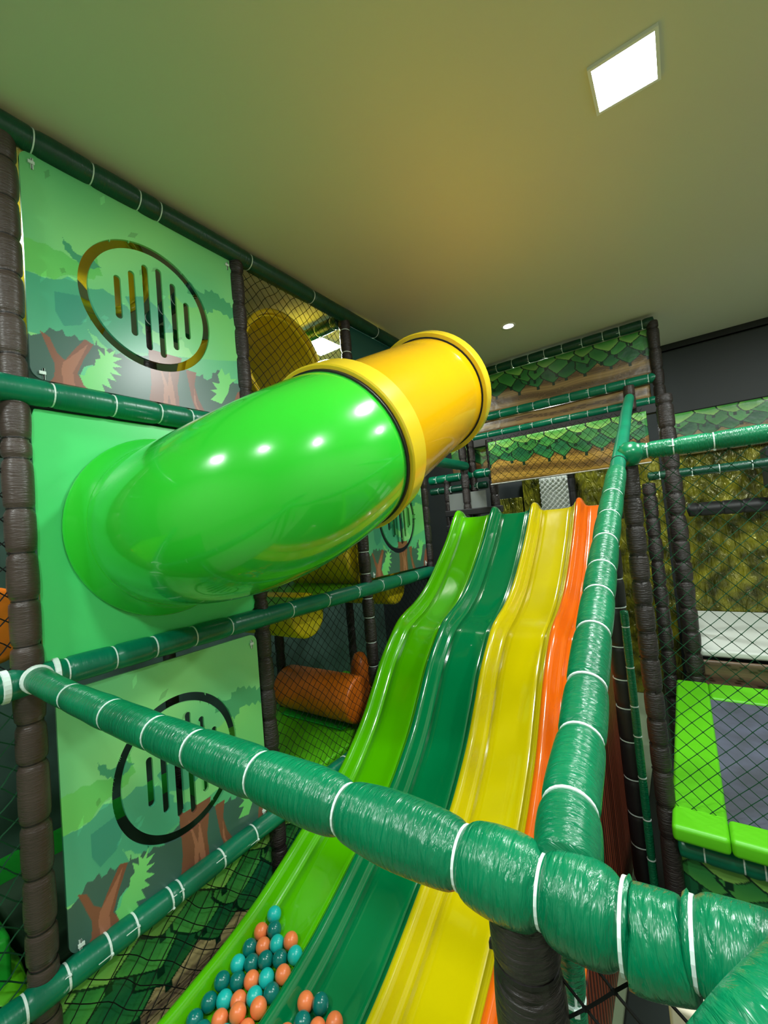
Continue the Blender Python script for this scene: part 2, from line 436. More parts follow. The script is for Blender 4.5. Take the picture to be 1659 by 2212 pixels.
def forest_panel(y0, y1, z0, z1, X, label, nx=300, parent_deg=0, net_label=None):
    """printed board hung in the frame; ring and slots are real openings"""
    w, h = y1-y0, z1-z0; ny = int(nx*h/w)
    gx, gy = np.meshgrid(np.linspace(0, w, nx+1), np.linspace(0, h, ny+1)); gx = gx.copy(); gy = gy.copy()
    kx = 1.06/w; ky = 1.03/h
    def sdf(x, y):
        u, v = x*kx, y*ky
        d = 9*np.ones(x.shape); rr = np.hypot(u-.53, v-.51)
        d = np.minimum(d, np.abs(rr-.315)-.021)
        for sx, a, b in SLOTS:
            d = np.minimum(d, np.hypot(u-sx, v-np.clip(v, a, b))-.0165)
        # rounded outer corners
        cr = .05; qx = np.abs(x-w/2)-w/2+cr; qy = np.abs(y-h/2)-h/2+cr
        outer = np.hypot(np.maximum(qx, 0), np.maximum(qy, 0))+np.minimum(np.maximum(qx, qy), 0)-cr
        return np.minimum(d, -outer+1e-4)
    e = 1e-4; cell = w/nx
    cxs = (gx[:-1, :-1]+gx[1:, 1:])/2; cys = (gy[:-1, :-1]+gy[1:, 1:])/2
    keep = sdf(cxs, cys) > 0
    for it in range(3):
        d = sdf(gx, gy); ddx = (sdf(gx+e, gy)-d)/e; ddy = (sdf(gx, gy+e)-d)/e
        m = (np.abs(d) < cell*.75) if it == 0 else mm
        mm = m; m = m & (np.abs(d) < cell*1.2)
        gx[m] -= (d*ddx)[m]; gy[m] -= (d*ddy)[m]
    cols = art_grid(gx*kx, gy*ky, forest_art).reshape(-1, 3)
    idx = np.arange((nx+1)*(ny+1)).reshape(ny+1, nx+1)
    q = np.stack([idx[:-1, :-1], idx[:-1, 1:], idx[1:, 1:], idx[1:, :-1]], -1)[keep]
    used = np.unique(q); rm = -np.ones(idx.size, int); rm[used] = np.arange(len(used)); q = rm[q]
    V = np.stack([np.zeros(idx.size), gx.ravel()-w/2, gy.ravel()], 1)[used]; cols = cols[used]
    root = empty('forest_panel', (X, (y0+y1)/2, z0), label, 'panel')
    me = bpy.data.meshes.new('printed_board'); me.from_pydata(V.tolist(), [], q.tolist()); me.materials.append(M['print']); set_art(me, cols)
    o = bpy.data.objects.new('printed_board', me); COL.objects.link(o); o.parent = root
    s = o.modifiers.new('thick', 'SOLIDIFY'); s.thickness = .014; s.offset = -1
    for (ty, tz) in ((.04, .03), (w-.04, .03), (.04, h-.05), (w-.04, h-.05)):   # white tie strands at the corners
        V = []; Fc = []
        for k in range(3):
            b = len(V); a = random.uniform(-.6, .6)
            v, f = box((.0, ty-w/2-.002+a*.01, tz-.03), (.006, ty-w/2+.002+a*.012, tz+.02)); V += v; Fc += [tuple(i+b for i in g) for g in f]
        v, f = box((.002, ty-w/2-.012, tz-.008), (.009, ty-w/2+.012, tz+.006)); b = len(V); V += v; Fc += [tuple(i+b for i in g) for g in f]
        link('tie_cord', V, Fc, M['tie_white'], root)
    return root

def leafwood(L, Hh, leaf_h, seed, bright=1.0, wood=('6b4a2a', 'a07c48', '3a2717'), lw=.2):
    """rows of pointed leaves hanging over a wood log print"""
    rng = np.random.RandomState(seed)
    n = int(L/lw)+4
    Wd = [np.array(lin(k)) for k in wood]
    tones = [np.array(lin(k)) for k in ('8cc45c', '4c9a44', '2f7f3c', '17603a')]
    gap = np.array(lin('06301c'))
    def fn(x, t):                      # t measured down from the top
        w = t+.012*np.sin(x*4.1+1)+.006*np.sin(x*11)
        s = np.sin(w*210/(Hh/.5)**.5+2.5*np.sin(x*3.1)+1.2*np.sin(x*7+w*30))
        g = np.clip(.5+.35*np.sin(w*44/(Hh/.5)**.5+1.6*np.sin(x*2.3+1))+.18*s, 0, 1)
        c = Wd[0][None]*(1-g[:, None])+Wd[1][None]*g[:, None]
        c[(s > .9) & (g < .7)] = Wd[2]
        if leaf_h < .05: return c*bright
        for r in (2, 1, 0):
            rh = leaf_h*(.36, .42, .42)[r]; top = leaf_h*(0, .24, .56)[r]
            for i in range(n):
                sk = rng.uniform(-.35, .35); ln = rng.uniform(.78, 1.15); tn = rng.uniform(0, 1); wd = lw*rng.uniform(.5, .62); p = rng.uniform(.9, 1.7)
                cx = (i-1+(r % 2)*.5)*lw+rng.uniform(-.12, .12)*lw
                q = (t-top)/(rh*ln); half = wd*np.clip(1-np.clip(q-.35, 0, 2)/.65, 0, 1)**(1/p)
                dx = x-cx-sk*lw*np.clip(q, 0, 1)
                for grow, col in ((.016, None), (0, 1)):
                    m = (np.abs(dx) < half+grow) & (q < 1+grow*2/rh*1.2) & (t >= top-.1*(r > 0)) & (half > (-1 if grow else 0))
                    if grow: m &= (np.abs(dx) < wd*np.clip(1-np.clip(q-.35-.1, 0, 2)/.65, 0, 1)**(1/p)+grow)
                    if not m.any(): continue
                    if col is None: c[m] = gap; continue
                    a, b = tones[min(r, 2)], tones[min(r+1, 3)]
                    e = np.clip((1-q[m])*1.4, 0, 1)*np.clip((half[m]-np.abs(dx[m]))/(wd*.5), 0, 1)**.5
                    cc = a[None]*(1-e)[:, None]+b[None]*e[:, None]
                    c[m] = cc*(.8+.45*tn)
        return c*bright
    return fn
def print_strip(name, O, U, D, L, Hh, fn, label, cat, nx, ny, thick=.03, puff=.012, m='print_vinyl', parent=None):
    """padded vinyl strip carrying a print: O top start, U along, D down"""
    O, U, D = Vector(O), Vector(U), Vector(D); Nn = U.cross(D)
    gx, gy = np.meshgrid(np.linspace(0, L, nx+1), np.linspace(0, Hh, ny+1))
    cols = fn(gx.ravel(), gy.ravel())
    ex = np.clip(np.minimum(gx, L-gx)/.04, 0, 1).ravel(); ey = np.clip(np.minimum(gy, Hh-gy)/.04, 0, 1).ravel()
    p = np.sqrt(np.maximum(ex*(2-ex)*ey*(2-ey), 0))*puff
    U_, D_, N_ = map(np.array, (U, D, Nn))
    V = gx.ravel()[:, None]*U_+gy.ravel()[:, None]*D_-p[:, None]*N_
    idx = np.arange((nx+1)*(ny+1)).reshape(ny+1, nx+1)
    q = np.stack([idx[:-1, :-1], idx[1:, :-1], idx[1:, 1:], idx[:-1, 1:]], -1).reshape(-1, 4)
    me = bpy.data.meshes.new(name); me.from_pydata(V.tolist(), [], q.tolist()); me.materials.append(M[m]); set_art(me, cols)
    me.polygons.foreach_set('use_smooth', [True]*len(me.polygons))
    o = bpy.data.objects.new(name, me); COL.objects.link(o); o.location = O
    s = o.modifiers.new('thick', 'SOLIDIFY'); s.thickness = thick; s.offset = -1
    if parent: o.parent = parent; o.location = O-parent.location
    else: tag(o, label, cat)
    return o
exec_parts = []
# ================================================================== ROOM
CZ = 1.925; FLZ = -EYE
XL, XR, YF, YB = -4.6, 3.2, 6.25, -3.4
def room(name, lo, hi, m):
    o = boxo(name, lo, hi, m); o['kind'] = 'structure'; return o
room('ceiling', (XL-.1, YB-.1, CZ), (XR+.1, YF+.1, CZ+.12), M['ceiling'])
room('floor', (XL-.1, YB-.1, FLZ-.12), (XR+.1, YF+.1, FLZ), M['floor'])
room('wall_left', (XL-.12, YB, FLZ), (XL, YF, CZ), M['wall_green'])
room('wall_right', (XR, YB, FLZ), (XR+.12, YF, CZ), M['wall_pale'])
room('wall_back', (XL, YF, FLZ), (XR, YF+.12, CZ), M['wall_dark'])
room('wall_front', (XL, YB-.12, FLZ), (XR, YB, CZ), M['wall_pale'])
room('trim_1', (-.14, YF-.1, CZ-.07), (XR, YF, CZ), M['black'])

# ------------------------------------------------------------------ lamps
def led_panel(x, y, label, s=.235, watt=30, rot=0):
    r = empty('ceiling_light', (x, y, CZ), label, 'ceiling light')
    h = s/2; f = .014
    V = []; Fc = []
    for lo, hi in (((-h-f, -h-f, -.016), (h+f, -h, -.001)), ((-h-f, h, -.016), (h+f, h+f, -.001)), ((-h-f, -h, -.016), (-h, h, -.001)), ((h, -h, -.016), (h+f, h, -.001))):
        b = len(V); v, q = box(lo, hi); V += v; Fc += [tuple(i+b for i in g) for g in q]
    link('frame', V, Fc, M['fixture_white'], r)
    v, q = box((-h, -h, -.012), (h, h, -.002)); link('diffuser', v, q, M['led'], r)
    L = bpy.data.lights.new('lamp', 'AREA'); L.shape = 'SQUARE'; L.size = s; L.energy = watt; L.color = (.93, 1.0, .97)
    lo = bpy.data.objects.new('lamp', L); COL.objects.link(lo); lo.parent = r; lo.location = (0, 0, -.018)
    return r
WATT = 34
led_panel(-.024, 2.172, 'bright square white ceiling light panel in the grey-green ceiling')
led_panel(-2.83, 3.17, 'square white ceiling light glaring behind the net at the top of the left frame', .3, WATT)
led_panel(-.03, -.75, 'square white ceiling light over the place of the photographer', .235, WATT*.6)
led_panel(-3.1, .42, 'square white light panel added out of view inside the left frame to brighten the crawl tube', .3, WATT)  # unseen lamp, added to brighten the yellow crawl tube behind the upper panel
led_panel(1.35, .6, 'square white ceiling light right of the photographer', .235, WATT)
led_panel(-1.3, 5.62, 'square white ceiling light behind the back facade', .235, WATT*.8)
led_panel(1.45, 3.4, 'square white ceiling light over the trampoline', .235, WATT)
led_panel(-1.5, -1.5, 'square white ceiling light behind the photographer to the left', .235, WATT)
def spot(x, y, label):
    r = empty('recessed_spotlight', (x, y, CZ), label, 'ceiling light')
    V = []; Fc = []; seg = 32; prof = [(.072, -.001), (.07, -.008), (.052, -.006), (.045, -.001)]
    for rr, z in prof:
        for k in range(seg): V.append((rr*math.cos(2*PI*k/seg), rr*math.sin(2*PI*k/seg), z))
    for j in range(3):
        for k in range(seg):
            k2 = (k+1) % seg; Fc.append((j*seg+k, j*seg+k2, (j+1)*seg+k2, (j+1)*seg+k))
    link('trim_ring', V, Fc, M['fixture_white'], r, True)
    V = [(0, 0, -.006)]+[(.048*math.cos(2*PI*k/seg), .048*math.sin(2*PI*k/seg), -.003) for k in range(seg)]
    link('lens', V, [(0, 1+(k+1) % seg, 1+k) for k in range(seg)], M['spot_led'], r)
    L = bpy.data.lights.new('lamp', 'SPOT'); L.energy = 40; L.spot_size = R_(110); L.spot_blend = .6; L.shadow_soft_size = .04; L.color = (1, .95, .85)
    lo = bpy.data.objects.new('lamp', L); COL.objects.link(lo); lo.parent = r; lo.location = (0, 0, -.02)
spot(-1.244, 4.203, 'small round recessed spotlight glowing above the slide tops')

# ================================================================== LEFT FRAME
X0 = -2.2; ZT, Z2, Z3, Z4 = 1.846, .709, -.473, -1.659
YS = [.548, 1.696, 2.775, 3.86, 4.95]; XI = -3.35
pz = [at(0, X0, *p)[2] for p in ((40, 993), (44, 1101), (50, 1195), (55, 1295), (62, 1392))]
lowz = [at(0, X0, *p)[2] for p in ((66, 1560), (70, 1645), (75, 1775), (80, 1890), (88, 2000), (92, 2075))]
allz = sorted(pz+lowz+[.66, .5, -.95+.5, .85, 1.02, 1.2, 1.36, 1.53, 1.7, -1.75, -1.95, -2.1])
foam('padded_post', [(X0, YS[0], FLZ), (X0, YS[0], ZT-.03)], .05, M['brown_vinyl'], 'thick brown padded post at the left edge of the tube slide panel', 'post',
     ties=[z-FLZ for z in allz], white=False, pinch=.2, bulge=.1, wob=.06, seg=28)
plab = ['dark brown padded post right of the forest panels and behind the green tube slide', 'dark brown padded post with yellow rollers on both sides', 'dark brown padded post right of the small far forest panel', 'dark brown padded post at the far end of the left frame']
for i in range(1, 5):
    foam('padded_post', [(X0, YS[i], FLZ), (X0, YS[i], ZT-.03)], .047, M['dark_brown_vinyl'], plab[i-1], 'post', white=(i == 2), pinch=.2, bulge=.1, wob=.08, tail=0)
ilab = ['first dark post in the inner row behind the upper forest panel', 'dark inner post left of the yellow tube seen through the net', 'slim dark inner post under the slanting top beam', 'inner post behind the small far forest panel']
for i in range(4):
    foam('padded_post', [(XI, YS[i], FLZ), (XI, YS[i], ZT-.03)], .045, M['dark_brown_vinyl'], ilab[i], 'post', white=False, pinch=.2, bulge=.1, wob=.05, step=.02, seg=14)
def ties_y(px, z, x=X0, y0=-.7):
    return sorted(at(0, x, *p)[1]-y0 for p in px)
A0, A1 = -.7, 4.95
foam('padded_crossbar', [(X0+.015, A0, ZT), (X0+.015, A1, ZT)], .056, M['dark_green_vinyl'], 'long dark green padded beam running along under the ceiling on the left', 'beam',
     ties=[.5]+ties_y([(66, 305), (190, 372), (292, 425), (335, 450), (533, 578), (667, 643)], ZT)+[3.9, 4.4, 4.9], pinch=.1, tail=0)
foam('padded_crossbar', [(X0+.02, A0, Z2), (X0+.02, A1, Z2)], .056, M['green_vinyl_smooth'], 'green padded beam under the upper forest panel', 'beam',
     ties=[.4, .8]+ties_y([(106, 859), (237, 884), (337, 898), (402, 906)], Z2)+[3, 3.4, 3.8, 4.3, 4.8], pinch=.12, tiew=1.1, tail=0)
foam('padded_crossbar', [(X0+.02, A0, Z3), (X0+.02, A1-.2, Z3)], .056, M['green_vinyl_smooth'], 'green padded beam under the plain green tube slide panel', 'beam',
     ties=[.3, .7, 1.02]+ties_y([(137, 1440), (243, 1427), (325, 1401), (410, 1380), (488, 1350)], Z3)+[2.6, 2.95, 3.3, 3.62, 3.9, 4.2, 4.6, 5.0], pinch=.14, tail=0)
foam('padded_crossbar', [(X0+.03, A0, Z4), (X0+.03, A1, Z4)], .052, M['green_vinyl_smooth'], 'green padded beam under the lower forest panel above the leaf print', 'beam',
     ties=[.5, .9]+ties_y([(45, 2155), (137, 2095), (228, 2045), (285, 2000), (358, 1935), (378, 1925), (468, 1855), (540, 1800)], Z4)+[3, 3.5, 4, 4.6], pinch=.08, tiew=1.6, tail=.05)
for (y, lab) in ((YS[0], 'dark green cross beam at the ceiling above the thick left post'), (YS[1], 'dark green cross beam at the ceiling behind the upper forest panel'), (YS[2], 'dark green cross beam slanting down left from the ceiling beam above the yellow tube'), (YS[3], 'dark green cross beam at the ceiling behind the yellow slide ring')):
    foam('padded_crossbar', [(X0-.05, y, ZT-.02), (XI, y, ZT-.02)], .055, M['dark_green_vinyl'], lab, 'beam', tail=0)
foam('padded_crossbar', [(XI, YS[1]+.1, 1.79), (XI, A1, 1.79)], .05, M['green_vinyl'], 'shiny green inner beam in the gap left of the yellow slide ring', 'beam', tail=0)
foam('padded_crossbar', [(XI, A0, Z3), (XI, A1, Z3)], .05, M['dark_green_vinyl'], 'dark green inner beam behind the rollers', 'beam', tail=0, step=.02, seg=14)
foam('padded_crossbar', [(XI, A0, Z2), (XI, A1, Z2)], .05, M['dark_green_vinyl'], 'dark green inner beam at the upper deck', 'beam', tail=0, step=.02, seg=14)

# white cloth wraps at the big joint
def wrap(parent, p, t, R, w):
    m = M['tie_white']; me = tie_mesh(R, m, w, .004, 0); o = bpy.data.objects.new('cloth_wrap', me); COL.objects.link(o); o.parent = parent
    z = Vector(t).normalized(); x = z.cross(Vector((0, 0, 1)) if abs(z.z) < .9 else Vector((0, 1, 0))).normalized(); y = z.cross(x)
    p = Vector(p)-parent.location
    o.matrix_local = Matrix(((x.x, y.x, z.x, p.x), (x.y, y.y, z.y, p.y), (x.z, y.z, z.z, p.z), (0, 0, 0, 1)))

# panels
forest_panel(.605, 1.665, .775, 1.80, X0+.01, 'upper printed forest panel with a round slotted window under the ceiling beam')
forest_panel(.63, 1.64, -1.62, -.56, X0+.01, 'lower printed forest panel with a round slotted window behind the big green handrail')
forest_panel(2.83, 3.80, -.40, .62, X0+.01, 'small far printed forest panel right of the green tube slide', nx=150)
# plain green board with the round opening of the tube slide
def holed_board():
    y0, y1, z0, z1 = .60, 1.66, -.425, .645; cy0, cz0, r = 1.14, .12, .37; n = 96; V = []; Fc = []
    c = Vector((0, cy0, cz0)); root = empty('slide_mounting_panel', (X0, (y0+y1)/2, z0), 'plain bright green panel that the tube slide comes out of', 'panel')
    for side, x in ((0, .0), (1, -.015)):
        for k in range(n):
            a = 2*PI*k/n; dy, dz = math.cos(a), math.sin(a)
            t = min(((y1-cy0) if dy > 0 else (cy0-y0))/max(abs(dy), 1e-6), ((z1-cz0) if dz > 0 else (cz0-z0))/max(abs(dz), 1e-6))
            V.append((x, cy0+r*dy, cz0+r*dz)); V.append((x, cy0+t*dy, cz0+t*dz))
    for k in range(n):
        k2 = (k+1) % n; a, b, c_, d = 2*k, 2*k+1, 2*k2+1, 2*k2
        Fc.append((a, b, c_, d)); o = 2*n; Fc.append((a+o, d+o, c_+o, b+o)); Fc.append((b, b+o, c_+o, c_)); Fc.append((a, d, d+o, a+o))
    V = [Vector(v)-Vector((0, (y0+y1)/2, z0)) for v in V]
    link('board', V, Fc, M['panel_green'], root)
holed_board()
o = boxo('mounting_panel', (X0-.015, 2.83, .775), (X0, 3.8, 1.79), M['panel_dark_green'], bev=.004)
tag(o, 'dark teal panel behind the yellow end of the tube slide', 'panel')

# leaf print under the lower beam
fn = leafwood(2.15, .68, .40, 8, 1.0, ('5c4c40', 'c4b27a', '2a1e16'), .27)
print_strip('leaf_print_pad', (X0-.03, .52, Z4-.04), (0, 1, 0), (0, 0, -1), 2.15, .61, fn, 'padded print of leaves over a log below the lower left beam', 'wall pad', 420, 130)
fn = leafwood(1.1, .68, .3, 15, 1.0)
print_strip('leaf_print_pad', (X0-.03, 2.8, Z4-.04), (0, 1, 0), (0, 0, -1), 1.0, .6, fn, 'leaf print pad hidden beside the lime slide', 'wall pad', 120, 60)

# decks and rollers inside the frame
def deck(lo, hi, m, label):
    o = boxo('deck_pad', lo, hi, m, bev=.02); tag(o, label, 'deck')
deck((XI, .6, Z2-.07), (X0-.06, 3.8, Z2-.02), M['deck'], 'dark upper deck inside the left frame')
deck((XI, 1.75, Z3-.03), (X0-.06, 3.8, Z3+.04), M['lime_pad'], 'lime green deck pad above the green beam behind the net')
deck((XI-.1, 1.75, Z4-.05), (X0-.06, 3.8, Z4+.04), M['lime_pad'], 'lime green deck pad under the orange roller')
def roller(c, r, L, m, label, cat='roller', name='foam_roller', ax=(1, 0, 0)):
    o = cyl(name, c, ax, r, L, m, bev=.03); tag(o, label, cat); return o
c = at(0, -2.30, 668, 1330); roller(c+Vector((-.42, 0, 0)), .165, .84, M['yellow_pad'], 'yellow roller hanging under the beam left of the roller post')
c = at(0, -2.30, 856, 1268); roller(c+Vector((-.42, 0, 0)), .165, .84, M['yellow_pad'], 'yellow roller hanging beside the lime slide')
c = at(0, -2.30, 792, 1205); roller(c+Vector((-.4, 0, 0)), .25, .8, M['yellow_pad'], 'large yellow roller on the lime deck just under the green tube')
c = at(0, -2.34, 780, 1512); roller(c+Vector((-.45, 0, 0)), .19, .9, M['orange_pad'], 'orange roller lying on the lime deck behind the net')
# orange cone bumper
c = at(0, -2.75, 778, 1440)
V = []; Fc = []; seg = 28; prof = [(0, .28), (.05, .26), (.085, .18), (.11, .05), (.12, -.12), (.11, -.14), (0, -.14)]
for r_, z in prof:
    for k in range(seg): V.append((r_*math.cos(2*PI*k/seg), r_*math.sin(2*PI*k/seg), z))
for j in range(len(prof)-1):
    for k in range(seg):
        k2 = (k+1) % seg; Fc.append((j*seg+k, (j+1)*seg+k, (j+1)*seg+k2, j*seg+k2))
o = link('foam_bumper', V, Fc, M['orange_pad'], smooth=True); o.location = (c.x, c.y, Z4+.1+.1); tag(o, 'small orange rounded bumper behind the orange roller', 'bumper')
deck((-3.2, 2.6, Z4+.045), (-2.45, 3.4, Z4+.062), M['green_mat'], 'thin green mat under the orange bumper')
deck((-4.58, -3.0, FLZ), (-3.5, 6.1, FLZ+.04), M['green_mat'], 'dark green mat along the foot of the left wall')
deck((-3.48, -3.0, FLZ), (-2.1, -.62, FLZ+.04), M['green_mat'], 'green floor mat left of the photographer')
# yellow crawl tube behind the upper net
def crawl(c, ax, r, L, label):
    ax = Vector(ax).normalized(); root = empty('crawl_tube', c, label, 'crawl tube')
    n = 24; path = [ax*(L*(i/(n-1)-.5)) for i in range(n)]
    V, Fc, UV = sweep(path, lambda i: r*(1.0 if 0 < i < n-1 else .99), 40, False)
    o = link('shell', V, Fc, M['yellow_pad'], root, True, uv=UV); s = o.modifiers.new('t', 'SOLIDIFY'); s.thickness = .012
    for e in (-1, 1):
        path = [ax*(e*L/2-.03+.06*i/5) for i in range(6)]
        V, Fc, UV = sweep(path, lambda i: r+.03, 40, False); o = link('flange', V, Fc, M['yellow_flange'], root, True, uv=UV); s = o.modifiers.new('t', 'SOLIDIFY'); s.thickness = .03
crawl((-2.83, 2.28, 1.36), (1, .05, 0), .4, .75, 'yellow crawl tube behind the net right of the upper forest panel')
crawl((-2.72, .95, 1.58), (1, 0, 0), .27, .6, 'yellow crawl tube showing through the ring of the upper forest panel')

# nets of the left frame
net('safety_net', (X0, 1.74, .76), (0, 1, 0), (0, 0, 1), .99, 1.04, .055, .0022, M['net'], 'black net in front of the yellow crawl tube under the ceiling beam')
net('safety_net', (X0, 1.74, -.42), (0, 1, 0), (0, 0, 1), .99, 1.07, .055, .0022, M['net'], 'black net below the green tube in front of the large yellow roller')
net('safety_net', (X0, 1.74, -1.61), (0, 1, 0), (0, 0, 1), .99, 1.08, .05, .002, M['net'], 'black net in front of the orange roller')
net('safety_net', (X0, 2.82, -1.61), (0, 1, 0), (0, 0, 1), .99, 1.08, .05, .002, M['net'], 'black net between the roller post and the lime slide')
net('safety_net', (X0+.03, .6, -2.28), (0, 1, 0), (0, 0, 1), 1.5, .57, .075, .0023, M['net'], 'black net hanging in front of the leaf print at the lower left')
net('safety_net', (X0, -.7, -2.28), (0, 1, 0), (0, 0, 1), 1.2, 1.78, .07, .003, M['net_green'], 'dark green net left of the thick brown post')
net('safety_net', (X0, -.7, -.42), (0, 1, 0), (0, 0, 1), 1.2, 1.07, .07, .003, M['net'], 'dark net left of the thick post beside the green panel')
# things behind the net left of the thick post
c = at(0, -2.5, -30, 1355); roller(Vector((-2.75, c.y, c.z)), .17, .6, M['orange_pad'], 'orange roller cut off by the left edge of the picture')
deck((-3.3, -.6, -.62), (-2.3, .48, -.53), M['lime_pad'], 'lime pad below the orange roller at the left edge')
deck((-3.3, -.6, FLZ), (-2.3, .48, -1.45), M['green_mat'], 'green foam block behind the net at the left edge')
cyl_o = cyl('foam_hump', (-2.42, .30, -1.78), (0, 1, 0), .2, .45, M['lime_pad'], bev=.05); tag(cyl_o, 'rounded lime foam hump low behind the net at the left edge', 'foam block')
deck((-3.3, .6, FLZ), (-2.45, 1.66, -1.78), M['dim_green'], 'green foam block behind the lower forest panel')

# ================================================================== TUBE SLIDE
root = empty('tube_slide', (X0, 1.14, .12), 'big enclosed tube slide, green bend with a yellow upper section', 'slide')
def bez(a, b, c, d, n):
    a, b, c, d = map(Vector, (a, b, c, d)); o = []
    for i in range(n+1):
        t = i/n; o.append(a*(1-t)**3+b*3*t*(1-t)**2+c*3*t*t*(1-t)+d*t**3)
    return o
R1 = Vector((-1.36, 1.55, .385)); R2 = Vector((-1.37, 2.62, .905)); TD = (R2-R1).normalized()
O = root.location
def tube_part(name, path, r, m, seg=64, th=.01, rf=None):
    V, Fc, UV = sweep([p-O for p in path], rf or (lambda i: r), seg, False)
    o = link(name, V, Fc, m, root, True, uv=UV); s = o.modifiers.new('t', 'SOLIDIFY'); s.thickness = th; s.offset = -1
    return o
p1 = bez((X0+.005, 1.14, .12), (-1.72, 1.13, .12), R1-TD*.52, R1, 48)
tube_part('green_bend', p1, .40, M['green_gloss'], rf=lambda i: .40)
# flared collar at the wall
col = [Vector((X0+.004, 1.14, .12)), Vector((X0+.02, 1.14, .12)), Vector((X0+.03, 1.14, .12)), Vector((X0+.07, 1.14, .12)), Vector((X0+.12, 1.14, .12)), Vector((X0+.15, 1.14, .12))]
cr = [.455, .455, .448, .42, .405, .40]
tube_part('wall_collar', col, .4, M['green_gloss'], rf=lambda i: cr[i])
def ring(p, t, r, w, m, name='flange'):
    offs = [-.5, -.495, -.44, 0, .44, .495, .5]; path = [p+t*(w*q) for q in offs]
    prof = [.92, .985, 1, 1, 1, .985, .92]
    o = tube_part(name, path, r, m, rf=lambda i: r*prof[i], th=.02)
    e = o.modifiers.new('edge', 'EDGE_SPLIT'); e.split_angle = R_(30)
    return o
ring(R1-TD*.005, TD, .408, .02, M['black'], 'rubber_seal')
ring(R1+TD*.075, TD, .430, .14, M['yellow_flange'])
p2 = [R1.lerp(R2, i/30) for i in range(31)]
tube_part('yellow_section', p2, .385, M['yellow_gloss'])
ring(R2-TD*.03, TD, .395, .015, M['black'], 'rubber_seal')
ring(R2+TD*.01, TD, .425, .09, M['yellow_flange'])
p3 = bez(R2, R2+TD*.3, (-1.75, 3.2, 1.22), (X0+.01, 3.3, 1.24), 30)
tube_part('yellow_bend', p3, .385, M['yellow_gloss'], rf=lambda i: .385-.0*i)

# ================================================================== WAVE SLIDE
PROF = [(4.37, .125), (4.30, .085), (4.04, -.175), (3.80, -.38), (3.62, -.52), (3.46, -.62), (3.28, -.70), (3.12, -.75), (3.0, -.80), (2.87, -.90), (2.73, -1.03), (2.59, -1.20), (2.45, -1.365), (2.30, -1.50), (2.14, -1.62), (1.96, -1.71), (1.78, -1.785), (1.6, -1.87), (1.42, -1.945), (1.24, -2.0), (1.05, -2.04), (.9, -2.065), (.72, -2.08), (.55, -2.085)]
prl, PL = resample([(0, y, z) for y, z in PROF], .02)
prl = [p for s, p in prl]
def bed_z(y):
    for i in range(len(prl)-1):
        if prl[i+1].y <= y <= prl[i].y:
            t = (prl[i].y-y)/(prl[i].y-prl[i+1].y); return prl[i].z+(prl[i+1].z-prl[i].z)*t-.075
    return -2.16 if y < 1 else .05
SX, PW = -2.075, .42
OW = .34
def lane(k, m, label):
    x0 = SX+k*PW
    cs = [(-.006, -.06), (-.006, -.01), (-.002, .004), (.008, .012), (.02, .013), (.032, .006), (.042, -.014), (.052, -.045), (.066, -.066), (.09, -.075), (.15, -.078), (.25, -.079), (.33, -.075), (.365, -.066), (.388, -.05), (.402, -.03), (.411, -.018)]
    if k == 3: cs = [(x if x < .1 else x*OW/PW, h) for x, h in cs]
    cs = [(x+.006*(x < 0), h) for x, h in cs]
    # stations: the curled top end then the profile
    st = []
    for i in range(7):
        a = i/6; y = 4.50-.13*a; f = math.sqrt(max(0, 1-(1-a)**2)); st.append((y, .125+.012*(1-a) if 0 else .125, f))
    st += [(p.y, p.z, 1.0) for p in prl[1:]]
    V = []; Fc = []; o0 = Vector((x0, .55, -2.085))
    pts3 = [Vector((0, y, z)) for y, z, f in st]
    for i, (y, z, f) in enumerate(st):
        T = (pts3[min(i+1, len(st)-1)]-pts3[max(i-1, 0)]).normalized(); Nn = Vector((0, -T.z, T.y))
        if Nn.z < 0: Nn = -Nn
        for x, h in cs:
            hh = h
            if f < 1: hh = -.078+(h+.078)*f if h > -.078 else h
            p = Vector((x0+x, y, z))+Nn*hh
            V.append(p-o0)
        if i:
            n = len(cs); b = i*n
            for j in range(n-1): Fc.append((b-n+j, b-n+j+1, b+j+1, b+j))
    root = empty('wave_slide', o0, label, 'slide', 'lanes of the wave slide'); n = len(cs)
    for nm, j0, j1 in (('side_wall', 0, 9), ('slide_bed', 9, 13), ('side_wall', 13, n-1)):
        vv = []; ff = []; w_ = j1-j0+1
        for i in range(len(st)):
            vv += V[i*n+j0:i*n+j1+1]
            if i:
                for j in range(w_-1): ff.append(((i-1)*w_+j, (i-1)*w_+j+1, i*w_+j+1, i*w_+j))
        o = link(nm, vv, ff, m, root, True)
        q = o.modifiers.new('t', 'SOLIDIFY'); q.thickness = .008; q.offset = -1
    return root
lane(0, M['lime_slide'], 'lime green lane of the wave slide, the leftmost, holding most of the balls')
lane(1, M['dark_slide'], 'dark green lane of the wave slide between the lime and the yellow lanes')
lane(2, M['yellow_slide'], 'yellow lane of the wave slide')
lane(3, M['orange_slide'], 'narrow looking orange lane of the wave slide beside the green sloping rail')
# side cladding under the right edge of the slide
V = []; Fc = []; xs = SX+3*PW+OW
pp = [p for p in prl if p.y <= 3.6][::4]
for p in pp:
    V += [(xs-.010, p.y, FLZ+.001), (xs-.010, p.y, p.z-.07), (xs-.03, p.y, FLZ+.001), (xs-.03, p.y, p.z-.07)]
for i in range(1, len(pp)):
    a = (i-1)*4; b = i*4
    Fc += [(a, a+1, b+1, b), (a+2, b+2, b+3, a+3), (a+1, a+3, b+3, b+1)]
e = len(pp)*4-4; Fc += [(0, 2, 3, 1), (e, e+1, e+3, e+2)]
o = link('side_cladding', V, Fc, M['wood_flutes']); tag(o, 'red-brown fluted wood cladding down the right side of the slide', 'cladding')
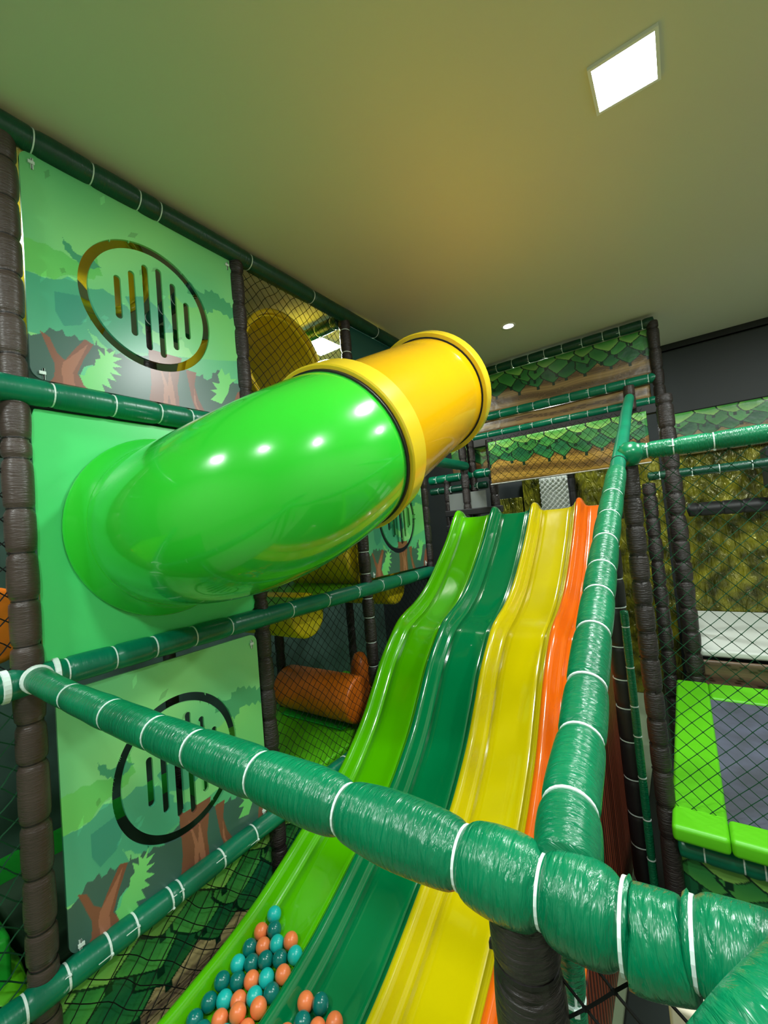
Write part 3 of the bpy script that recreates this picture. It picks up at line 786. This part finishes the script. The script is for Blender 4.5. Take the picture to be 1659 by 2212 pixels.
# top platform
deck((SX, 4.50, -.10), (SX+3*PW+OW, 5.0, .045), M['deck'], 'dark platform pad at the top of the wave slide')

# ------------------------------------------------------------------ balls
BR = .036
def crop(px, py): return 300+px/3.607, 1850+py/3.607
BL = [('t', 1035, 500), ('o', 912, 580), ('d', 990, 640), ('t', 1045, 715), ('o', 1163, 715), ('d', 850, 715), ('o', 918, 790), ('t', 735, 810), ('d', 800, 870), ('d', 990, 860), ('d', 1110, 850), ('t', 1215, 825),
      ('d', 625, 930), ('o', 857, 980), ('t', 985, 1000), ('o', 1120, 975), ('t', 710, 1030), ('d', 575, 1105), ('o', 1020, 1125), ('o', 755, 1140), ('t', 905, 1140), ('o', 830, 1210), ('o', 630, 1225), ('d', 395, 1170), ('d', 490, 1260), ('o', 915, 1275), ('o', 295, 1310), ('t', 730, 1290),
      ('d', 700, 940), ('d', 1050, 1050), ('o', 1262, 1160), ('d', 1390, 1165), ('o', 1170, 1280), ('o', 1345, 1310), ('o', 1480, 1310), ('d', 1270, 1300)]
pos = []
for c_, a, b in BL:
    d = ray(*crop(a, b)); t = .8
    while True:
        p = d*t
        if p.z <= bed_z(p.y)+BR+.004 or t > 4: break
        t += .004
    pos.append(d*t)
for it in range(60):
    for i in range(len(pos)):
        for j in range(i):
            v = pos[i]-pos[j]; l = v.length
            if l < 2*BR: 
                v = v/max(l, 1e-5)*(2*BR-l)*.5; v.z *= .6; pos[i] += v; pos[j] -= v
    for p in pos:
        p.z = max(p.z, bed_z(p.y)+BR+.002)
        k = 0 if p.x < SX+PW else 1
        p.x = min(max(p.x, SX+k*PW+.07+BR), SX+(k+1)*PW-.03-BR)
def ball_mesh(m):
    V = []; Fc = []; ns, nr = 28, 16
    V.append((0, 0, BR))
    for j in range(1, nr):
        for k in range(ns): a = PI*j/nr; b = 2*PI*k/ns; r = BR*math.sin(a)*(1 if j != nr//2 else 1.008); V.append((r*math.cos(b), r*math.sin(b), BR*math.cos(a)))
    V.append((0, 0, -BR))
    for k in range(ns):
        k2 = (k+1) % ns; Fc.append((0, 1+k, 1+k2)); e = 1+(nr-2)*ns; Fc.append((len(V)-1, e+k2, e+k))
        for j in range(nr-2): b = 1+j*ns; Fc.append((b+k, b+ns+k, b+ns+k2, b+k2))
    me = bpy.data.meshes.new('play_ball'); me.from_pydata(V, [], Fc); me.materials.append(m); me.polygons.foreach_set('use_smooth', [True]*len(me.polygons)); return me
BM = {'t': ball_mesh(M['ball_teal']), 'd': ball_mesh(M['ball_dark_teal']), 'o': ball_mesh(M['ball_orange'])}
CN = {'t': 'bright turquoise', 'd': 'dark teal', 'o': 'orange'}
order = sorted(range(len(pos)), key=lambda i: -pos[i].y)
cnt = {}
def colour_of(i): return CN[BL[i][0]]
for i in order:
    o = bpy.data.objects.new('play_ball', BM[BL[i][0]]); COL.objects.link(o); o.location = pos[i]; o.rotation_euler = (random.random()*3, random.random()*3, 0)
    ln = 0 if pos[i].x < SX+PW else 1; c_ = colour_of(i)
    near = sorted((j for j in range(len(pos)) if j != i), key=lambda j: (pos[j]-pos[i]).length)[:2]
    def side(j):
        v = pos[j]-pos[i]
        return ('uphill of' if v.y < 0 else 'downhill of') if abs(v.y) > abs(v.x) else ('left of' if v.x > 0 else 'right of')
    same = [j for j in order if BL[j][0] == BL[i][0] and (pos[j].x < SX+PW) == (ln == 0)]
    rk = same.index(i); wd = ['highest', 'second highest', 'third highest', 'fourth highest', 'fifth highest', 'sixth highest', 'seventh highest', 'eighth highest', 'ninth highest', 'tenth highest', 'eleventh highest', 'twelfth highest', 'thirteenth highest', 'fourteenth highest'][rk]
    lab = f'{c_} play ball on the {"lime" if ln == 0 else "dark green"} lane, {wd} of its colour'
    if len(same) > 1 and rk == len(same)-1: lab = f'{c_} play ball on the {"lime" if ln == 0 else "dark green"} lane, lowest of its colour'
    tag(o, lab, 'ball', 'balls on the '+('lime' if ln == 0 else 'dark green')+' lane')

# ================================================================== FOREGROUND RAILS
Y0 = YS[0]
fx = [at(1, Y0, *p)[0] for p in ((155, 1500), (245, 1555), (340, 1590), (425, 1612), (563, 1680), (748, 1758), (1002, 1850), (1176, 1930), (1348, 1995))]
xs0 = X0+.06
def zc(x): return -.472-.006*math.sin((x-xs0)*1.5)
pts = [(xs0+.02, Y0, -.455), (-1.9, Y0, -.468), (-1.6, Y0, -.474), (-1.2, Y0, -.476), (-.8, Y0, -.474), (-.5, Y0, -.474), (-.25, Y0, -.474), (-.09, Y0, -.476)]
fg = foam('padded_handrail', pts, .0455, M['green_vinyl'], 'thick wrinkled green padded handrail crossing the foreground from the left post', 'handrail',
     ties=[x-xs0-.02 for x in fx], step=.005, seg=48, pinch=.1, bulge=lambda s: .02+.26*min(1, max(0, (s-.9)/.8)), wob=.06, tail=0, tiew=.8)
wrap(fg, (xs0+.05, Y0, -.457), (1, .05, 0), .05, .012)
wrap(fg, (X0+.02, Y0+.085, Z3), (.1, 1, 0), .059, .012)
wrap(fg, (X0+.02, Y0-.08, Z3), (0, 1, 0), .059, .014)
# junction collar and the pieces right of it
foam('padded_joint', [(-.092, Y0-.004, -.479), (-.085, Y0-.004, -.479), (-.045, Y0-.004, -.471), (-.040, Y0-.004, -.470)], .0492, M['green_vinyl'], 'fat green foam collar at the joint of the handrail', 'foam joint', ties=[], step=.004, seg=48, bulge=.04, wob=.05, rfun=lambda q: 1-.11*q/.06)
jr = foam('padded_handrail', [(-.042, Y0-.002, -.462), (.05, Y0-.004, -.462), (.3, Y0-.004, -.464), (.7, Y0-.004, -.464)], .0465, M['green_vinyl'], 'short thick green padded rail leaving the joint to the right edge', 'handrail',
     ties=[.007, .16, .36], step=.004, seg=48, pinch=.14, bulge=.16, wob=.06, tail=0, tiew=.8)
foam('padded_handrail', [(-.15, .22, FLZ), (-.10, .26, -1.3), ray(1400, 2760)*.305, ray(1480, 2560)*.31, ray(1657, 2307)*.32, ray(1776, 2160)*.34, ray(1960, 1930)*.38, (.36, Y0-.03, -.44)], .040, M['green_vinyl'], 'wrinkled green padded rail in the bottom right corner of the picture', 'handrail',
     ties=[], step=.006, seg=44, bulge=.1, wob=.08)
# post under the handrail
foam('padded_post', [(-.226, Y0+.01, FLZ), (-.226, Y0+.01, -.5)], .044, M['dark_brown_vinyl'], 'dark brown padded post standing under the foreground handrail', 'post', ties=[1.4, 1.62, 1.735], step=.01, seg=32, white=False, bulge=.08, wob=.04)
wrapp = foam('padded_crossbar', [at(1, .72, 1222, 2000), at(1, .73, 1236, 2130), at(1, .74, 1246, 2330)], .021, M['green_vinyl'], 'light green padded strut going down behind the joint', 'beam', ties=[.12], seg=24)
# sloping rail up to the right post
rp = [(1215, 1890, -.165), (1233, 1730, -.183), (1257, 1583, -.194), (1273, 1433, -.204), (1290, 1306, -.212), (1303, 1206, -.22), (1316, 1116, -.228), (1332, 1020, -.236)]
P_ = [at(0, x, a, b) for a, b, x in rp]
P_[0] = Vector((-.165, Y0+.02, -.455))
tpx = [(1172, 1790), (1240, 1757), (1262, 1600), (1272, 1483), (1284, 1370), (1296, 1290), (1304, 1232), (1309, 1172), (1318, 1120), (1324, 1075)]
pl, LL = resample(P_, .01)
def near_s(px, py):
    best = min(pl, key=lambda q: (proj_(q[1])[0]-px)**2+(proj_(q[1])[1]-py)**2); return best[0]
def proj_(P):
    z = P.dot(FW); return W/2+F*P.dot(RT)/z, H/2-F*P.dot(UP)/z
foam('padded_handrail', P_, .041, M['green_vinyl'], 'green padded rail sloping up along the right side of the wave slide', 'handrail',
     ties=sorted(near_s(*p) for p in tpx[1:]), step=.006, seg=40, pinch=.1, bulge=.1, wob=.05, tail=0)
E1 = P_[-1]
foam('padded_handrail', [E1, at(0, -.245, 1348, 927), at(0, -.25, 1352, 895), at(0, -.255, 1359, 860)], .034, M['green_vinyl_smooth'], 'thin green upper end of the sloping rail', 'handrail', ties=[.15], bulge=.03, pinch=.05, white=False)

# ================================================================== RIGHT SIDE
YR = 2.5; XRP = -.212
pt = [at(1, YR, *p)[2] for p in ((1375, 1075), (1380, 1135), (1388, 1196), (1393, 1253), (1397, 1305), (1402, 1363), (1408, 1420), (1411, 1490), (1418, 1550), (1422, 1605), (1426, 1660), (1432, 1735), (1440, 1800))]
foam('padded_post', [(XRP, YR, FLZ), (XRP+.005, YR, .25)], .042, M['dark_brown_vinyl'], 'brown padded post just right of the sloping green rail', 'post', ties=sorted(z-FLZ for z in pt)+[], step=.01, seg=28, white=False, pinch=.14, bulge=.1)
foam('padded_crossbar', [(-.2, YR, .283), (-.14, YR, .281), (.9, YR, .272), (1.9, YR, .27)], .042, M['green_vinyl'], 'green padded beam from the right post to the right edge of the picture', 'beam',
     ties=[.065, .095+.01, .155, .27, .385+.03, .62, .9, 1.2, 1.6], pinch=.16, tail=.045)
o = cyl('foam_end_ball', (XRP+.022, YR-.035, .272), (.3, .2, 1), .06, .13, M['green_vinyl'], bev=.055); tag(o, 'round green foam cap on the joint over the right post', 'foam joint')
foam('padded_crossbar', [(-.22, 4.4, .262), (.5, 4.4, .258), (1.9, 4.4, .25)], .036, M['dark_green_vinyl'], 'thinner dark green beam just below and behind the right hand green beam', 'beam', pinch=.12, tail=.03)
foam('padded_post', [(-.045, 4.4, FLZ), (-.042, 4.4, .95)], .06, M['dark_brown_vinyl'], 'thick dark padded post behind the trampoline corner', 'post', white=False, pinch=.2, bulge=.1, wob=.1, tail=.02)
foam('padded_post', [(-.23, 4.4, FLZ), (-.225, 4.4, .2)], .05, M['dark_brown_vinyl'], 'slim dark padded post just behind the brown right post', 'post', white=False, pinch=.2, bulge=.1, wob=.1)
bp_ = at(1, 2.7, 1362, 1600).x
foam('padded_post', [(bp_, 2.7, FLZ), (bp_, 2.7, -.1)], .055, M['black'], 'flat black padded post beside the fluted wood cladding', 'post', white=True, tail=0)
gp_ = at(1, 2.6, 1390, 1700).x
foam('padded_post', [(gp_, 2.6, FLZ), (gp_, 2.6, -.55)], .02, M['green_vinyl'], 'slim green padded post between the black and brown posts', 'post', white=True, tail=0)
foam('padded_crossbar', [(-.17, YR, Z4), (.5, YR, Z4), (1.9, YR, Z4)], .05, M['green_vinyl_smooth'], 'green padded beam along the front edge of the trampoline', 'beam', ties=[.1, .24, .31, .6, 1, 1.4, 1.8], pinch=.1, tail=.0, tiew=1.2)
deck((-.44, .62, FLZ), (2.9, 6.1, FLZ+.03), M['deck'], 'dark sheet added over the pale floor between the slide and the trampoline')  # added sheet that darkens the visible pale floor right of the slide
# trampoline
tr = empty('trampoline', (.8, 3.3, -1.6), 'trampoline with lime green edge pads and a dark grey bed on the right', 'trampoline')
zt_ = -1.476
boxo('edge_pad', (-.185, 2.34, zt_-.075), (.03, 4.33, zt_), M['lime_pad'], tr, .02)
boxo('edge_pad', (.03, 2.34, zt_-.075), (2.2, 2.50, zt_+.002), M['lime_pad'], tr, .02)
boxo('edge_pad', (.03, 4.01, zt_-.075), (2.2, 4.33, zt_-.002), M['lime_pad'], tr, .02)
boxo('edge_pad', (2.2, 2.34, zt_-.075), (2.42, 4.33, zt_), M['lime_pad'], tr, .02)
V = []; Fc = []; nx_, ny_ = 30, 24
for j in range(ny_+1):
    for i in range(nx_+1):
        x = .02+2.2*i/nx_; y = 2.48+1.55*j/ny_; V.append((x-.8, y-3.3, zt_-.02+1.6-.03*math.sin(PI*i/nx_)*math.sin(PI*j/ny_)))
for j in range(ny_):
    for i in range(nx_): a = j*(nx_+1)+i; Fc.append((a, a+1, a+nx_+2, a+nx_+1))
link('jump_bed', V, Fc, M['tramp_bed'], tr, True)
fn = leafwood(2.4, .6, .34, 21, 1.15, ('4a5a2c', '6a7a3c', '26301a'))
print_strip('leaf_print_pad', (-.2, YR+.06, Z4-.03), (1, 0, 0), (0, 0, -1), 2.4, .6, fn, 'padded leaf print under the front beam of the trampoline', 'wall pad', 360, 110)
net('safety_net', (-.17, YR, Z4+.05), (1, 0, 0), (0, 0, 1), 1.2, 1.87, .052, .0019, M['net_green'], 'diamond net in front of the trampoline', knots=True, sag=.12)
net('safety_net', (-.2, Y0+.02, -1.05), (1, 0, 0), (0, 0, 1), .42, .53, .055, .0022, M['net'], 'coarse black net hanging under the foreground handrail', knots=True, sag=.3)
o = boxo('foam_block', (at(1, 1.3, 1445, 2190).x, 1.3, FLZ), (at(1, 1.3, 1530, 2190).x, 1.42, at(1, 1.3, 1480, 2185).z), M['beige'], bev=.01); tag(o, 'pale beige padded block below the foam collar', 'foam block')

# ================================================================== BACK FACADE
YBK = 5.05
def xb(name, x0, x1, z, r, m, label, y=YBK, **k):
    return foam(name, [(x0, y, z), (x1, y, z)], r, m, label, 'beam', tail=.03, **k)
xb('padded_crossbar', -2.15, -.06, ZT, .05, M['dark_green_vinyl'], 'dark green beam along the ceiling over the back facade')
xb('padded_crossbar', -2.15, -.06, 1.285, .05, M['green_vinyl_smooth'], 'green beam across the log print of the back facade')
xb('padded_crossbar', -2.15, -.1, 1.06, .04, M['green_vinyl_smooth'], 'second green beam under the log print of the back facade')
xb('padded_crossbar', -2.75, -1.86, .60, .055, M['green_vinyl_smooth'], 'glossy green beam left of the far leaf print')
xb('padded_crossbar', -2.75, -1.95, .45, .045, M['dark_green_vinyl'], 'lower dark green beam left of the far leaf print')
for x, z1, lab in ((-.075, ZT, 'tall dark brown post at the right end of the back facade'), (-1.87, 1.0, 'dark post left of the far leaf print'), (-2.13, ZT-.05, 'dark post behind the yellow slide ring'), (-2.5, .6, 'dark post in the dim gap left of the slide tops'), (-.33, 1.24, 'brown post crossing the lower log print')):
    if x == -.33: foam('padded_post', [(x, YBK-.08, 1.0), (x, YBK-.08, z1)], .05, M['brown_vinyl'], lab, 'post', white=False)
    else: foam('padded_post', [(x, YBK, FLZ), (x, YBK, z1)], .052, M['dark_brown_vinyl'], lab, 'post', white=False, pinch=.2, wob=.1)
fn = leafwood(2.0, .5, .3, 3, .8, ('5f4526', 'a88850', '2c1c10'))
print_strip('leaf_print_pad', (-2.08, YBK+.03, 1.80), (1, 0, 0), (0, 0, -1), 1.97, .47, fn, 'top leaf and log print of the back facade under the ceiling', 'wall pad', 420, 100)
fn = leafwood(2.0, .2, .001, 4, .8, ('5f4526', 'a88850', '2c1c10'))
print_strip('log_print_pad', (-2.08, YBK+.03, 1.24), (1, 0, 0), (0, 0, -1), 1.93, .15, fn, 'narrow log print between two green beams of the back facade', 'wall pad', 300, 30)
o = boxo('wall_pad', (-2.08, YBK-.02, .93), (-.1, YBK+.05, 1.03), M['black'], bev=.01); tag(o, 'black strip under the green beams of the back facade', 'wall pad')
fn = leafwood(1.7, .52, .3, 9, 1.0, ('6b4f24', 'b8913c', '33220e'))
print_strip('leaf_print_pad', (-1.82, YBK-.2, .93), (1, 0, 0), (0, 0, -1), 1.62, .5, fn, 'far leaf and log print just above the slide tops', 'wall pad', 380, 110)
o = boxo('edge_rope', (-1.82, YBK-.235, .418), (-.2, YBK-.215, .43), M['silver'], bev=.004); tag(o, 'pale edge along the bottom of the far leaf and log print', 'trim')
fn = leafwood(.5, .4, .3, 12, .8)
print_strip('leaf_print_pad', (-2.45, YBK+.1, 1.0), (1, 0, 0), (0, 0, -1), .55, .38, fn, 'small leaf print left of the far posts', 'wall pad', 110, 70)
net('safety_net', (-1.83, YBK-.28, .45), (1, 0, 0), (0, 0, 1), 1.6, .5, .06, .0022, M['net'], 'fine net in front of the far leaf print')
# olive film walls
def film(lo, hi, label):
    o = boxo('olive_screen', lo, hi, M['olive_film'], bev=.01); tag(o, label, 'screen')
film((-1.86, YF-.1, FLZ), (-1.62, YF-.06, .62), 'crinkled olive screen in the small gap left of the slide tops')
film((-1.6+.4, YF-.1, FLZ), (-.18, YF-.06, .62), 'crinkled olive screen behind the yellow and orange slide tops')
film((-.1, YF-.1, -1.27), (XR-.05, YF-.06, .58), 'large shiny olive screen on the far right wall')
film((-2.3, YF-.1, FLZ), (-1.88, YF-.07, .3), 'olive screen behind the dark slide steps')
o = boxo('mesh_door', (-1.6, YF-.16, -.6), (-1.22, YF-.12, .52), M['grey_mesh'], bev=.005); tag(o, 'pale grey mesh door behind the yellow slide top', 'door')
net('lattice', (-1.6, YF-.17, -.6), (1, 0, 0), (0, 0, 1), .38, 1.12, .05, .004, M['silver'], 'pale diamond lattice over the grey mesh door')
foam('padded_post', [(-1.17, YF-.2, FLZ), (-1.17, YF-.2, .6)], .05, M['black'], 'black post right of the pale mesh door', 'post', white=False, step=.03)
# black steps with grey nets at the left of slide tops
st_ = empty('slide_stair', (-2.2, 4.9, -.2), 'black netted frame in the dim gap between the far forest panel and the lime slide', 'frame')
for z0, z1 in ((.09, .17), (-.10, -.02), (-.42, -.24)):
    boxo('black_board', (-2.5, 4.9, z0), (-1.75, 4.98, z1), M['black'], st_, .01)
for z0, z1 in ((-.02, .06), (-.24, -.10), (.17, .38)):
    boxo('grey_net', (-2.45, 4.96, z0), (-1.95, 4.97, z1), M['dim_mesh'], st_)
# black panel and leaf print at the far right
o = boxo('wall_pad', (-.06, YF-.13, 1.06), (XR-.05, YF-.03, CZ-.09), M['charcoal'], bev=.02); tag(o, 'plain charcoal wall pad under the ceiling on the right', 'wall pad')
fn = leafwood(3.0, .42, .3, 31, .85, ('5f4a2c', 'a08a58', '2c1c10'))
print_strip('leaf_print_pad', (-.06, YF-.16, 1.06), (1, 0, 0), (0, 0, -1), 3.0, .5, fn, 'leaf and log print below the charcoal pad on the right', 'wall pad', 480, 90)
foam('padded_crossbar', [(.05, YF-.35, -.08), (XR-.1, YF-.35, -.1)], .075, M['black'], 'black padded beam across the olive screen on the right', 'beam', white=False)
o = boxo('grey_floor_pad', (-.05, 4.5, -1.32), (XR-.1, YF-.12, -1.26), M['grey_mesh'], bev=.02); tag(o, 'pale grey padded platform beyond the trampoline', 'deck')
fn = leafwood(3.0, .3, .001, 41, .7, ('5f4a3c', '8a7058', '2c1c10'))
print_strip('log_print_pad', (-.05, 4.46, -1.33), (1, 0, 0), (0, 0, -1), 2.8, .3, fn, 'brown printed pad below the grey platform', 'wall pad', 200, 30)
o = boxo('foam_block', (.72, 5.6, .08), (1.3, 6.0, .5), M['wall_dark'], bev=.03); tag(o, 'dark blue-grey block at the right edge behind the thin beam', 'foam block')

GR = {'padded_post': 'padded posts of the play frame', 'padded_crossbar': 'green padded bars of the play frame', 'safety_net': 'nets of the play frame', 'forest_panel': 'printed forest panels', 'leaf_print_pad': 'padded leaf prints',
      'ceiling_light': 'square ceiling lights', 'foam_roller': 'foam rollers in the left frame', 'olive_screen': 'olive screens', 'padded_handrail': 'green padded handrails', 'crawl_tube': 'yellow crawl tubes', 'deck_pad': 'deck pads'}
for o in S.objects:
    if o.parent is None and 'group' not in o and o.name.split('.')[0] in GR: o['group'] = GR[o.name.split('.')[0]]
# ------------------------------------------------------------------ lift everything so that the pit floor is z = 0
for o in list(S.objects):
    if o.parent is None: o.location.z += EYE
w = bpy.data.worlds.new('world'); S.world = w; w.use_nodes = True
w.node_tree.nodes['Background'].inputs[0].default_value = (.02, .022, .02, 1)
S.view_settings.view_transform = 'Standard'; S.view_settings.look = 'None'; S.view_settings.gamma = 1
S.view_settings.exposure = 1.0; S.view_settings.use_curve_mapping = False
S.cycles.use_denoising = True
S.cycles.max_bounces = 8; S.cycles.sample_clamp_indirect = 6
